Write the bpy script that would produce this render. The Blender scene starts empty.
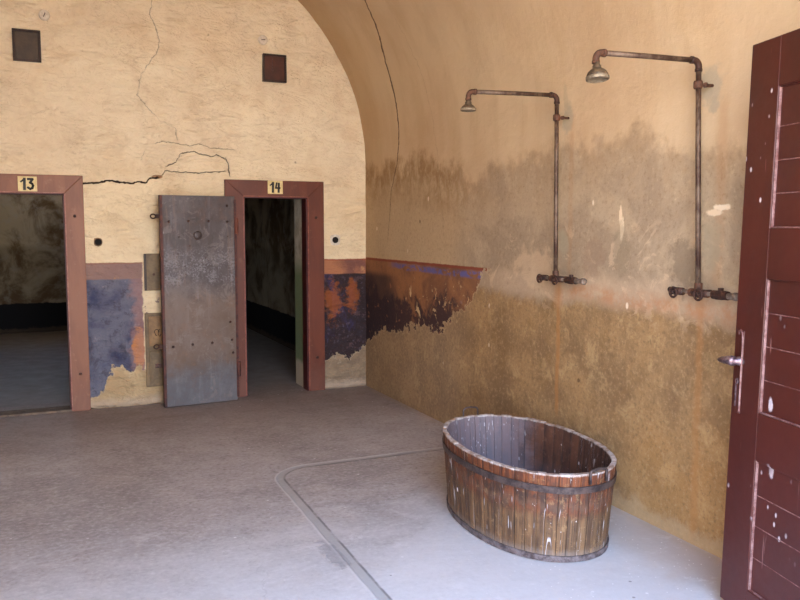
import bpy, bmesh, math, random
from mathutils import Vector, Matrix, noise as mn
random.seed(7)
PI = math.pi
sc = bpy.context.scene
C = sc.collection

# ------------------------------------------------------------------ helpers
def lin(c):
    return tuple((v/255/12.92) if v/255 <= .04045 else ((v/255+.055)/1.055)**2.4 for v in c)

class V:
    """a shader value: socket or float, with maths"""
    def __init__(s, g, x): s.g, s.x = g, x
    def op(s, o, k, b=None):
        n = s.g.t.nodes.new('ShaderNodeMath'); n.operation = k
        s.g.put(n.inputs[0], s)
        if o is not None: s.g.put(n.inputs[1], o)
        if b is not None: s.g.put(n.inputs[2], b)
        return V(s.g, n.outputs[0])
    def __add__(s, o): return s.op(o, 'ADD')
    __radd__ = __add__
    def __sub__(s, o): return s.op(o, 'SUBTRACT')
    def __rsub__(s, o): return (s*-1.0)+o
    def __mul__(s, o): return s.op(o, 'MULTIPLY')
    __rmul__ = __mul__
    def __truediv__(s, o): return s.op(o, 'DIVIDE')
    def abs(s): return s.op(None, 'ABSOLUTE')
    def max(s, o): return s.op(o, 'MAXIMUM')
    def min(s, o): return s.op(o, 'MINIMUM')
    def pow(s, o): return s.op(o, 'POWER')
    def inv(s): return s*-1.0+1.0

class G:
    """small builder for a procedural material"""
    def __init__(g, name):
        g.m = bpy.data.materials.new(name); g.m.use_nodes = True
        g.t = g.m.node_tree; g.t.nodes.clear()
        g.out = g.t.nodes.new('ShaderNodeOutputMaterial')
        g.b = g.t.nodes.new('ShaderNodeBsdfPrincipled')
        g.t.links.new(g.b.outputs[0], g.out.inputs[0])
        tc = g.t.nodes.new('ShaderNodeTexCoord'); g.P = tc.outputs['Object']
        sp = g.t.nodes.new('ShaderNodeSeparateXYZ'); g.t.links.new(g.P, sp.inputs[0])
        g.x, g.y, g.z = (V(g, sp.outputs[i]) for i in range(3))
    def put(g, sock, v):
        if isinstance(v, V): v = v.x
        if isinstance(v, bpy.types.NodeSocket): g.t.links.new(v, sock)
        elif isinstance(v, tuple) and len(v) == 3 and sock.type == 'RGBA': sock.default_value = (*v, 1)
        else: sock.default_value = v
    def vec(g, x, y, z):
        n = g.t.nodes.new('ShaderNodeCombineXYZ')
        for i, v in enumerate((x, y, z)): g.put(n.inputs[i], v)
        return n.outputs[0]
    def scaled(g, sx, sy, sz, off=0.0): return g.vec(g.x*sx+off, g.y*sy+off, g.z*sz)
    def noise(g, scale, detail=4, rough=.55, dist=0., vec=None, kind='FBM', off=None):
        n = g.t.nodes.new('ShaderNodeTexNoise'); n.noise_type = kind
        if kind == 'FBM': n.normalize = True
        v = vec if vec is not None else g.P
        if off is not None:
            a = g.t.nodes.new('ShaderNodeVectorMath'); a.operation = 'ADD'
            g.put(a.inputs[0], v); a.inputs[1].default_value = (off, off*1.7, off*.6); v = a.outputs[0]
        g.put(n.inputs['Vector'], v)
        n.inputs['Scale'].default_value = scale; n.inputs['Detail'].default_value = detail
        n.inputs['Roughness'].default_value = rough; n.inputs['Distortion'].default_value = dist
        return V(g, n.outputs[0])
    def vor(g, scale, vec=None, feat='F1'):
        n = g.t.nodes.new('ShaderNodeTexVoronoi'); n.feature = feat
        g.put(n.inputs['Vector'], vec if vec is not None else g.P); n.inputs['Scale'].default_value = scale
        return V(g, n.outputs['Distance'])
    def sm(g, v, a, b):
        n = g.t.nodes.new('ShaderNodeMapRange'); n.interpolation_type = 'SMOOTHSTEP'
        g.put(n.inputs[0], v)
        if a <= b:
            n.inputs[1].default_value = a; n.inputs[2].default_value = b; n.inputs[3].default_value = 0; n.inputs[4].default_value = 1
        else:
            n.inputs[1].default_value = b; n.inputs[2].default_value = a; n.inputs[3].default_value = 1; n.inputs[4].default_value = 0
        return V(g, n.outputs[0])
    def band(g, v, a, b, s): return g.sm(v, a-s, a+s)*g.sm(v, b+s, b-s)
    def mix(g, f, a, b, mode='MIX'):
        n = g.t.nodes.new('ShaderNodeMix'); n.data_type = 'RGBA'; n.blend_type = mode
        g.put(n.inputs[0], f); g.put(n.inputs[6], a); g.put(n.inputs[7], b)
        return n.outputs[2]
    def curve(g, v, pts):
        xs = [p[0] for p in pts]; ys = [p[1] for p in pts]
        x0, x1, y0, y1 = min(xs), max(xs), min(ys)-.01, max(ys)+.01
        n = g.t.nodes.new('ShaderNodeFloatCurve'); c = n.mapping.curves[0]
        P = sorted(((x-x0)/(x1-x0), (y-y0)/(y1-y0)) for x, y in pts)
        c.points[0].location = P[0]; c.points[1].location = P[-1]
        for q in P[1:-1]: c.points.new(*q)
        for q in c.points: q.handle_type = 'VECTOR'
        n.mapping.extend = 'HORIZONTAL'; n.mapping.update()
        g.put(n.inputs['Value'], (v-x0)/(x1-x0))
        return V(g, n.outputs[0])*(y1-y0)+y0
    def blob(g, u, v, cu, cv, ru, rv, n=None, amt=.6, soft=.15):
        a = (u-cu)/ru; b = (v-cv)/rv
        d = (a*a+b*b).pow(.5)
        if n is not None: d = d+(n-.5)*(2*amt)
        return g.sm(d, 1+soft, 1-soft)
    def bump(g, h, dist=.01, strength=1., prev=None):
        n = g.t.nodes.new('ShaderNodeBump'); n.inputs['Strength'].default_value = strength
        n.inputs['Distance'].default_value = dist; g.put(n.inputs['Height'], h)
        if prev is not None: g.put(n.inputs['Normal'], prev)
        return n.outputs[0]
    def done(g, col, rough=.8, metal=0., nrm=None, spec=None):
        g.put(g.b.inputs['Base Color'], col); g.put(g.b.inputs['Roughness'], rough); g.put(g.b.inputs['Metallic'], metal)
        if nrm is not None: g.put(g.b.inputs['Normal'], nrm)
        if spec is not None: g.b.inputs['Specular IOR Level'].default_value = spec
        return g.m

def link(name, me, mat, parent=None, smooth=False):
    o = bpy.data.objects.new(name, me); C.objects.link(o)
    if mat: me.materials.append(mat)
    if parent: o.parent = parent
    if smooth:
        for p in me.polygons: p.use_smooth = True
    return o
def obj(name, bm, mat, parent=None, smooth=False, bevel=0.):
    bmesh.ops.recalc_face_normals(bm, faces=bm.faces)
    me = bpy.data.meshes.new(name); bm.to_mesh(me); bm.free()
    o = link(name, me, mat, parent, smooth)
    if bevel:
        b = o.modifiers.new('bevel', 'BEVEL'); b.width = bevel; b.segments = 2; b.limit_method = 'ANGLE'; b.angle_limit = .6
    return o
def empty(name, loc=(0, 0, 0), rot=(0, 0, 0)):
    o = bpy.data.objects.new(name, None); C.objects.link(o); o.location = loc; o.rotation_euler = rot
    o.empty_display_size = .1
    return o
def tag(o, label, cat, group=None):
    o['label'] = label; o['category'] = cat
    if cat == 'door': o['kind'] = 'thing'
    if group: o['group'] = group
    return o
def struct(o, label=None):
    o['kind'] = 'structure'
    if label: o['label'] = label
    return o
def box(bm, x0, x1, y0, y1, z0, z1, M=None):
    vs = [bm.verts.new((x, y, z)) for x in (x0, x1) for y in (y0, y1) for z in (z0, z1)]
    for f in ((0, 1, 3, 2), (4, 6, 7, 5), (0, 4, 5, 1), (2, 3, 7, 6), (0, 2, 6, 4), (1, 5, 7, 3)):
        bm.faces.new([vs[i] for i in f])
    if M: bmesh.ops.transform(bm, matrix=M, verts=vs)
    return vs
def B(*a, M=None):
    bm = bmesh.new(); box(bm, *a, M=M); return bm
def lathe(bm, prof, n=24, axis='z', loc=(0, 0, 0), cap=True):
    """prof: (radius, height) list, turned round an axis"""
    rings = []
    for r, h in prof:
        ring = []
        for i in range(n):
            a = 2*PI*i/n; c, s = r*math.cos(a), r*math.sin(a)
            p = {'z': (c, s, h), 'x': (h, c, s), 'y': (s, h, c)}[axis]
            ring.append(bm.verts.new(Vector(p)+Vector(loc)))
        rings.append(ring)
    for a, b in zip(rings, rings[1:]):
        for i in range(n): bm.faces.new((a[i], a[(i+1) % n], b[(i+1) % n], b[i]))
    if cap:
        bm.faces.new(rings[0][::-1]); bm.faces.new(rings[-1])
    return rings
def tube(bm, pts, r, n=12, closed=False):
    pts = [Vector(p) for p in pts]; N = len(pts); rings = []; up = None
    for i, p in enumerate(pts):
        if closed: t = (pts[(i+1) % N]-pts[i-1]).normalized()
        else: t = (pts[min(i+1, N-1)]-pts[max(i-1, 0)]).normalized()
        if up is None:
            up = Vector((0, 0, 1)) if abs(t.z) < .9 else Vector((1, 0, 0))
        a = t.cross(up).normalized(); up = a.cross(t).normalized()
        rr = r[i] if isinstance(r, (list, tuple)) else r
        rings.append([bm.verts.new(p+(a*math.cos(2*PI*k/n)+up*math.sin(2*PI*k/n))*rr) for k in range(n)])
    seq = list(zip(rings, rings[1:]))+([(rings[-1], rings[0])] if closed else [])
    for a, b in seq:
        for k in range(n): bm.faces.new((a[k], a[(k+1) % n], b[(k+1) % n], b[k]))
    if not closed:
        bm.faces.new(rings[0][::-1]); bm.faces.new(rings[-1])

# ------------------------------------------------------------------ camera
CAM = Vector((-2.9546, -7.40086, 1.6)); yaw, pitch, roll, F = 0.4231556, -0.0906726, 0.0007493, 791.75
cam = bpy.data.cameras.new('camera'); co = bpy.data.objects.new('camera', cam); C.objects.link(co)
f = Vector((math.sin(yaw)*math.cos(pitch), math.cos(yaw)*math.cos(pitch), math.sin(pitch)))
r = Vector((math.cos(yaw), -math.sin(yaw), 0)); u = r.cross(f)
r2 = math.cos(roll)*r+math.sin(roll)*u; u2 = -math.sin(roll)*r+math.cos(roll)*u
M = Matrix((r2, u2, -f)).transposed().to_4x4(); M.translation = CAM
co.matrix_world = M; cam.sensor_width = 36; cam.lens = F/800*36; cam.clip_start = .02
sc.camera = co

# ------------------------------------------------------------------ materials: walls
XL, X0 = -3.98, 0.0          # side walls
YF = -6.30                   # inner face of the front wall
ZS, RV = 2.23, 1.99          # springing line and radius of the vault
DB, CD = .42, 5.5            # thickness of the wall with the cell doors, depth of the cells

def mat_back():
    g = G('lumpy_cream_plaster')
    n1 = g.noise(1.1, 3); n2 = g.noise(4.5, 5, .6); n3 = g.noise(17, 4, .6, off=3.)
    wide = g.noise(3.0, 4, .62, .5, vec=g.scaled(1, 1, 2.6), off=9.)
    ridge = g.sm((wide-.5).abs(), .035, 0.)*g.sm(g.noise(3.2, 3, off=5.), .45, .62)
    lump = g.noise(5.5, 4, .55, .8, vec=g.scaled(1, 1, 1.9), off=2.)
    c = g.mix(g.sm(n1, .35, .65), lin((240, 224, 194)), lin((233, 213, 182)))
    c = g.mix(g.sm(n2, .45, .7)*.45, c, lin((214, 188, 152)))
    c = g.mix(g.sm(n3, .55, .75)*.25, c, lin((238, 216, 176)))
    lowtone = g.sm(g.z+(n1-.5)*.8, 2.5, 1.7)
    c = g.mix(lowtone*.4, c, lin((230, 204, 158)))
    fleck = g.noise(30, 4, .75, vec=g.scaled(1, 1, 1.8), off=15.)
    c = g.mix(g.sm(fleck, .56, .68)*.3, c, lin((196, 164, 128)))
    r2 = g.noise(6.5, 3, .6, .4, vec=g.scaled(1, 1, 2.4), off=19.); rid2 = g.sm((r2-.5).abs(), .03, 0.)*g.sm(g.noise(2.6, 3, off=25.), .47, .6)
    c = g.mix(rid2*g.sm(g.noise(4.2, 2, off=63.), .50, .60)*.26, c, lin((176, 140, 104)))  # relief shading painted along the fine creases
    c = g.mix(g.sm(g.noise(2.2, 5, .7, .3, vec=g.scaled(1, 1, 1.7), off=69.), .52, .68)*.3, c, lin((212, 180, 138)))
    c = g.mix(ridge*.13, c, lin((180, 150, 114)))  # broader creases, their shading put into the colour
    spots = g.sm(g.vor(2.3), .045, .028); c = g.mix(spots*.6, c, lin((110, 80, 55)))
    # cracks
    jx = g.x+(g.noise(22, 3, off=1.)-.5)*.05; jz = g.z+(g.noise(26, 4, off=4.)-.5)*.035
    def hor(pts, w, wt):
        fz = g.curve(jx, pts); a, b = pts[0][0], pts[-1][0]
        return g.sm((jz-fz).abs(), w, w*.35)*g.band(g.x, a, b, .02)*wt
    def ver(pts, w, wt):
        P = sorted((z, x) for x, z in pts); fx = g.curve(jz, P)
        return g.sm((jx-fx).abs(), w, w*.35)*g.band(g.z, P[0][0], P[-1][0], .02)*wt
    k = hor([(-2.64, 1.98), (-2.49, 1.99), (-2.41, 2.01), (-2.32, 2.0), (-2.22, 1.99), (-2.17, 2.005), (-2.1, 2.0), (-2.06, 2.04), (-1.98, 2.05)], .011, 1.)
    k = k.max(hor([(-1.98, 2.05), (-1.93, 2.11), (-1.84, 2.1), (-1.73, 2.1), (-1.62, 2.1), (-1.51, 2.11), (-1.39, 2.12)], .006, .75))
    k = k.max(hor([(-1.92, 2.15), (-1.83, 2.19), (-1.78, 2.27), (-1.68, 2.29), (-1.62, 2.27), (-1.51, 2.25), (-1.47, 2.27), (-1.39, 2.23)], .007, .8))
    k = k.max(ver([(-1.385, 2.24), (-1.365, 2.17), (-1.35, 2.08)], .006, .85))
    k = k.max(hor([(-2.13, 2.2), (-2.09, 2.31), (-1.95, 2.37), (-1.83, 2.36), (-1.71, 2.34), (-1.63, 2.36), (-1.53, 2.33), (-1.3, 2.32)], .005, .5))
    k = k.max(ver([(-1.98, 3.75), (-2.02, 3.46), (-1.95, 3.25), (-1.95, 3.18), (-2.04, 3.05), (-2.11, 2.94), (-2.15, 2.76), (-2.05, 2.64), (-1.96, 2.55), (-1.83, 2.49), (-1.82, 2.39)], .006, .42))
    k = k*g.sm(g.noise(6, 3, .6, off=66.)+g.sm(g.z, 2.3, 2.2)*.3, .30, .46)
    hole = g.blob(g.x, g.z, -2.0, 2.055, .05, .018, n2, .5)
    c = g.mix(hole*.8, c, lin((140, 95, 60)))
    c = g.mix(k, c, lin((48, 34, 26)))
    # painted band with blue dado below, flaked off near the floor
    nz = g.noise(9, 5, .65, off=7.); nf = g.noise(2.6, 5, .6, .6, off=11.); nv = g.noise(5, 5, .7, .5, vec=g.scaled(1, 1, .5), off=21.)
    right = g.sm(g.x, -1.0, -.9)
    edge = g.z+(nz-.5)*.02
    gone = g.sm(g.x+(nz-.5)*.06, -2.16, -2.145)*g.sm(g.x, -1.2, -1.25)
    inside = g.sm(edge, 1.29, 1.283)*(gone*g.sm(nz, .66, .62)).inv()
    bandc = g.mix(nf, lin((164, 134, 120)), lin((136, 108, 104)))
    bandr = g.mix(g.sm(nf, .4, .62), lin((176, 118, 86)), lin((128, 86, 76)))
    bandc = g.mix(right, bandc, bandr)
    bandc = g.mix(g.sm(nz, .6, .7)*.7, bandc, lin((200, 150, 105)))
    blue = g.mix(g.sm(nf, .38, .62), lin((64, 68, 96)), lin((112, 112, 126)))
    blue = g.mix(g.sm(nv, .5, .72)*.75, blue, lin((58, 50, 62)))
    blue = g.mix(g.sm(g.noise(7, 4, .7, off=31.), .6, .72)*.55, blue, lin((156, 152, 160)))
    nk0 = g.noise(12, 5, .75, off=97.)
    bluer = g.mix(g.sm(nv+(1.05-g.z)*.25, .40, .54), lin((62, 54, 82)), lin((56, 44, 46)))
    bluer = g.mix(g.sm(nk0, .55, .62)*.5, bluer, lin((104, 80, 84)))
    bluer = g.mix(g.sm(g.noise(19, 5, .75, off=87.), .56, .64)*.4, bluer, lin((112, 100, 118)))
    nk = nz*.55+g.noise(21, 4, .7, off=37.)*.45
    rust = g.blob(g.x, g.z, -.34, .88, .085, .17, nk, 2.6, .4).max(g.blob(g.x, g.z, -.14, .93, .06, .14, nk, 2.4, .4))
    bluer = g.mix(rust*.7, bluer, lin((160, 88, 44)))
    blue = g.mix(right, blue, bluer)
    rustl = g.blob(g.x, g.z, -2.2, .52, .06, .16, nk, 1.8, .25)
    blue = g.mix(g.sm(g.noise(13, 5, .75, off=77.), .54, .64)*.45, blue, lin((58, 52, 60)))
    blue = g.mix(rustl*.9, blue, lin((206, 136, 76)))
    side = g.sm(g.x+(nz-.5)*.25, -2.28, -2.19)*(right.inv())
    blue = g.mix(side*.55, blue, lin((176, 132, 120)))
    lowc = g.mix(g.sm(edge, 1.155, 1.14), bandc, blue)
    c = g.mix(inside, c, lowc)
    line = g.band(edge, 1.282, 1.294, .004)*gone.inv()
    c = g.mix(line*.85, c, g.mix(right, lin((142, 96, 80)), lin((150, 66, 46))))
    fb = g.curve(g.x, [(-2.68, .05), (-2.58, .13), (-2.5, .19), (-2.46, .33), (-2.35, .36), (-2.28, .30), (-2.2, .36), (-2.12, .34), (-1.2, .3), (-.44, .30), (-.28, .29), (-.17, .32), (-.07, .40), (0, .45)])
    pe = g.z-fb+(nz-.5)*.26+(nf-.5)*.22+(n3-.5)*.08
    peel = g.sm(pe, .010, -.003)
    under = g.mix(g.sm(nf, .35, .65), lin((204, 180, 140)), lin((178, 150, 112)))
    under = g.mix(right*.85, under, g.mix(g.sm(nz, .4, .6), lin((146, 126, 104)), lin((124, 106, 90))))
    under = g.mix(g.sm(g.z+(nz-.5)*.1, .12, .03)*.6, under, lin((190, 170, 150)))
    c = g.mix(peel, c, under)
    rim = g.band(pe, -.012, .008, .006)
    c = g.mix(rim*.25, c, lin((225, 205, 175)))
    h = lump*.9+wide*1.0+n3*.16+fleck*.08+ridge*-.08+rid2*-.07+k*-.35+peel*-.12+nz*.1*inside
    nr = g.bump(h, .06, .85)
    return g.done(c, .88, 0, nr, .25)

def mat_side():
    g = G('stained_ochre_plaster')
    y, z = g.y, g.z
    n1 = g.noise(.9, 3); n2 = g.noise(3.3, 5, .6); n3 = g.noise(14, 5, .65, off=3.); nf = g.noise(2.2, 6, .62, .5, off=11.)
    streak = g.noise(3.2, 4, .6, .2, vec=g.vec(g.x, y*1.6, z*.35), off=5.)
    nz = g.noise(10, 5, .65, off=7.)
    c = g.mix(g.sm(n1, .35, .65), lin((204, 180, 146)), lin((194, 166, 132)))
    c = g.mix(g.sm(streak, .45, .7)*.35, c, lin((182, 152, 116)))
    c = g.mix(g.sm(n2, .52, .72)*.25, c, lin((214, 190, 154)))
    # darker strip of the vault where it meets the back wall
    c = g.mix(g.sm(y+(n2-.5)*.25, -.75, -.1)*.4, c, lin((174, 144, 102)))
    # damp mark: everything below a wandering edge is duller, the edge itself brown
    fs = g.curve(y, [(-7, 1.9), (-4.71, 2.02), (-4.41, 2.08), (-3.98, 2.14), (-3.65, 2.17), (-3.26, 2.17), (-2.93, 2.14), (-2.55, 2.06), (-2.2, 1.98), (-1.88, 2.1), (-1.44, 2.17), (-.84, 2.2), (0, 2.23)])
    d = fs-z+(nf-.5)*.5+(nz-.5)*.3
    below = g.sm(d, -.02, .14)
    far = g.sm(y, -2.3, -1.7)
    c = g.mix(below*.75, c, g.mix(far, lin((166, 146, 120)), lin((176, 151, 117))))
    tide = g.sm(d, -.06, .10)*g.sm(d, .5, .05)
    tn = g.noise(7, 6, .72, .5, vec=g.vec(g.x, y*1.4, z*.8), off=19.)
    c = g.mix(tide*(far*.45+.33)*g.sm(tn, .36, .58), c, lin((140, 106, 66)))
    grey = g.sm(nf+(z-1.7)*-.25, .45, .62)*below*far.inv()
    c = g.mix(grey*.6, c, lin((140, 120, 98)))
    chalk_and_light = g.sm(n3, .6, .72)*below*g.sm(z, .9, 1.4)
    c = g.mix(chalk_and_light*.35, c, lin((205, 182, 148)))
    # lower half, ochre brown and blotchy
    fl = g.curve(y, [(-7, 1.10), (-4.59, 1.13), (-4.18, 1.15), (-3.68, 1.15), (-3.07, 1.12), (-2.29, 1.14), (0, 1.0)])
    low = g.sm(z-fl+(nz-.5)*.14+(nf-.5)*.12, .05, -.04)
    lc = g.mix(g.sm(n2, .38, .62), lin((132, 102, 68)), lin((158, 124, 82)))
    lc = g.mix(g.sm(g.noise(6, 6, .7, .4, off=17.), .52, .66)*.55, lc, lin((190, 158, 110)))
    lc = g.mix(g.sm(nf, .5, .7)*.5, lc, lin((116, 88, 58)))
    lc = g.mix(g.sm(g.noise(3.1, 6, .7, .3, off=57.), .52, .62)*.4, lc, lin((128, 96, 56)))
    lc = g.mix(far*.35, lc, lin((152, 132, 110)))
    lc = g.mix(g.sm(y, -3.6, -4.4)*g.sm(z+(nf-.5)*.7, .75, .35)*.4, lc, lin((184, 132, 68)))
    grit = g.noise(34, 5, .8, off=27.)
    lc = g.mix(g.sm(grit, .53, .63)*.5, lc, lin((182, 150, 108)))
    lc = g.mix(g.sm(grit, .48, .37)*.5, lc, lin((104, 82, 58)))
    c = g.mix(low*.92, c, lc)
    c = g.mix(low.inv()*below*g.sm(grit, .48, .36)*.4, c, lin((128, 102, 76)))
    c = g.mix(low.inv()*g.sm(grit, .56, .66)*.2, c, lin((222, 196, 158)))
    chal = g.sm(g.noise(4.5, 5, .7, 1., off=37.), .57, .63)*g.sm(z, 1.0, 1.2)*g.sm(y, -2.0, -2.4)*g.sm(z, 1.75, 1.5)
    c = g.mix(chal*.4, c, lin((214, 184, 150)))
    pale = g.band(z-fl+(nf-.5)*.2, .02, .16, .05)*g.sm(y, -2.2, -2.7)
    c = g.mix(pale*.4, c, lin((204, 176, 146)))
    base = g.sm(z+(nz-.5)*.2+(nf-.5)*.16, .12, .05)*g.sm(y, -2.5, -3.6)
    c = g.mix(base*.45, c, lin((184, 160, 126)))
    # rust: run between the two valve sets and drips under the risers
    run = g.band(z+(nf-.5)*.1-(y+3.3)*.02, 1.17, 1.26, .04)*g.sm(y, -3.2, -3.4)
    c = g.mix(run*g.sm(nz, .35, .62)*.55, c, lin((176, 116, 72)))
    def drip(cy, w, z0, z1, amt):
        return g.sm((y+(nz-.5)*.05-cy).abs(), w, w*.2)*g.band(z, z0, z1, .06)*amt
    dr = drip(-3.275, .03, .42, 1.26, .6).max(drip(-4.46, .035, .05, 1.22, .4)).max(drip(-3.38, .035, 1.3, 2.3, .2)).max(drip(-4.56, .05, 1.3, 2.2, .22)).max(drip(-3.27, .07, 1.1, 1.26, .5))
    c = g.mix(dr*g.sm(streak, .2, .45), c, lin((170, 116, 66)))
    # grey mortar repairs behind the pipe clamps, chips
    for cy, cz, ry, rz, col, a in ((-3.335, 2.26, .05, .085, (168, 154, 130), .8), (-3.32, 2.40, .02, .08, (180, 160, 130), .6),
                                   (-4.475, 2.28, .07, .085, (168, 154, 130), .85), (-4.50, 2.185, .03, .04, (168, 154, 130), .8),
                                   (-3.31, 1.50, .05, .08, (160, 148, 122), .6), (-4.52, 1.52, .06, .11, (158, 144, 118), .65),
                                   (-4.575, 1.70, .05, .016, (236, 216, 186), .9), (-4.52, 1.675, .06, .016, (230, 206, 172), .9), (-3.86, 1.60, .016, .05, (234, 212, 178), .9), (-3.845, 1.67, .012, .05, (230, 206, 172), .8),
                                   (-3.86, 1.48, .07, .13, (138, 122, 98), .5), (-4.33, 1.42, .11, .12, (112, 96, 78), .6),
                                   (-3.62, 1.42, .1, .12, (142, 116, 94), .5), (-3.0, 1.35, .22, .12, (205, 176, 142), .55)):
        c = g.mix(g.blob(y, z, cy, cz, ry, rz, nz*.6+n3*.4, 1.8, .3)*a, c, lin(col))
    chips = g.sm(g.vor(5.5, g.vec(g.x, y, z*.6)), .085, .05)*g.sm(g.noise(1.3, 2, off=40.), .5, .6)*below
    c = g.mix(chips*.85, c, lin((232, 212, 182)))
    pits = g.sm(g.vor(4.1, g.vec(g.x+5, y, z)), .07, .045)*g.sm(g.noise(1.6, 2, off=50.), .5, .62)*below
    c = g.mix(pits*.7, c, lin((84, 62, 44)))
    # painted dado that survives only near the corner
    zt = z+(nz-.5)*.015
    fd = g.curve(y, [(-2.52, 1.36), (-2.42, 1.31), (-2.33, 1.26), (-2.25, 1.17), (-2.18, 1.06), (-2.03, .98), (-1.85, .91), (-1.7, .81), (-1.55, .75), (-1.32, .74), (-1.02, .70), (-.73, .64), (-.39, .62), (-.25, .55), (-.15, .5), (0, .45)])
    dd = z-fd+(nz-.5)*.34+(nf-.5)*.22+(n3-.5)*.16
    ins = g.sm(dd, 0., .012)*g.sm(zt, 1.312, 1.304)*g.sm(y+(nz-.5)*.06, -2.44, -2.40)
    pc = g.mix(g.sm(nf, .38, .6), lin((150, 102, 66)), lin((116, 80, 58)))
    dark = g.sm(nf*.5+g.noise(4, 5, .7, .6, off=61.)*.6+(z-.95)*-.55, .50, .60)
    pc = g.mix(dark, pc, lin((70, 48, 46)))
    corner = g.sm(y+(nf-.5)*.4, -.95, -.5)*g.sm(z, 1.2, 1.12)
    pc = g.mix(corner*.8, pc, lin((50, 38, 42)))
    pc = g.mix(g.sm(nz, .6, .68)*.55, pc, lin((172, 112, 76)))
    bare = g.sm(g.noise(7, 4, .6, .5, vec=g.vec(g.x, y, z*.6), off=71.), .62, .66)*g.band(z, .7, 1.1, .08)*g.sm(y, -.7, -1.0)
    bare = bare.max(g.sm(g.noise(11, 5, .7, .4, off=91.), .60, .64)*g.sm(z, 1.22, 1.1)*g.sm(y, -.9, -1.4)*.8)
    pc = g.mix(g.sm(g.noise(24, 5, .8, off=93.), .54, .64)*.45, pc, lin((86, 60, 52)))
    pc = g.mix(bare*.9, pc, lin((208, 176, 128)))
    lil = g.sm(g.noise(5, 5, .7, off=81.), .6, .7)*g.sm(y, -1.2, -1.7)
    pc = g.mix(lil*.6, pc, lin((120, 104, 120)))
    blue = g.band(zt+(nf-.5)*.07, 1.225, 1.272, .014)*g.sm(y, -.5, -.9)*g.sm(g.noise(8, 5, .75, .5, vec=g.vec(g.x, y*.8, z*1.5), off=5.5), .42, .52)
    pc = g.mix(blue*.85, pc, lin((92, 92, 150)))
    top = g.band(zt, 1.285, 1.31, .005)
    pc = g.mix(top*.85, pc, lin((132, 62, 44)))
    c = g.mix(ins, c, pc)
    er = g.band(dd, -.012, .008, .005)*g.sm(z, 1.32, 1.3)*g.sm(y, -2.5, -2.44)
    c = g.mix(er*.3, c, lin((214, 184, 140)))
    # long crack climbing into the vault
    jz = z+(g.noise(20, 3, off=4.)-.5)*.05; jy = y+(g.noise(14, 4, .6, off=6.)-.5)*.05
    P = [(1.45, -.56), (1.95, -.64), (2.17, -.77), (2.47, -.85), (2.81, -.88), (3.02, -.90), (3.17, -.96), (3.31, -1.05), (3.48, -1.11), (3.8, -1.3)]
    w = g.curve(z, [(1.45, .003), (1.95, .007), (2.4, .013), (3.0, .017), (3.8, .012)])
    cd = (jy-g.curve(jz, P)).abs()/w
    k = g.sm(cd, 1., .4)*g.band(z, 1.48, 3.75, .05)*g.sm(g.x, -1.9, -1.8)
    k = k.max(g.sm(((y+(g.noise(9, 4, .6, off=90.)-.5)*.12)-g.curve(z, [(1.6, -1.7), (2.3, -1.55), (3.3, -1.4)])).abs(), .004, .001)*g.band(z, 1.6, 3.3, .1)*.25)
    c = g.mix(k*.85, c, lin((62, 42, 28)))
    h = n2*.5+n3*.15+nf*.4+k*-.4+ins*.10+streak*.2+low*.1*n3
    nr = g.bump(h+grit*.12, .03, .55)
    return g.done(c, .85, 0, nr, .3)

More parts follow.
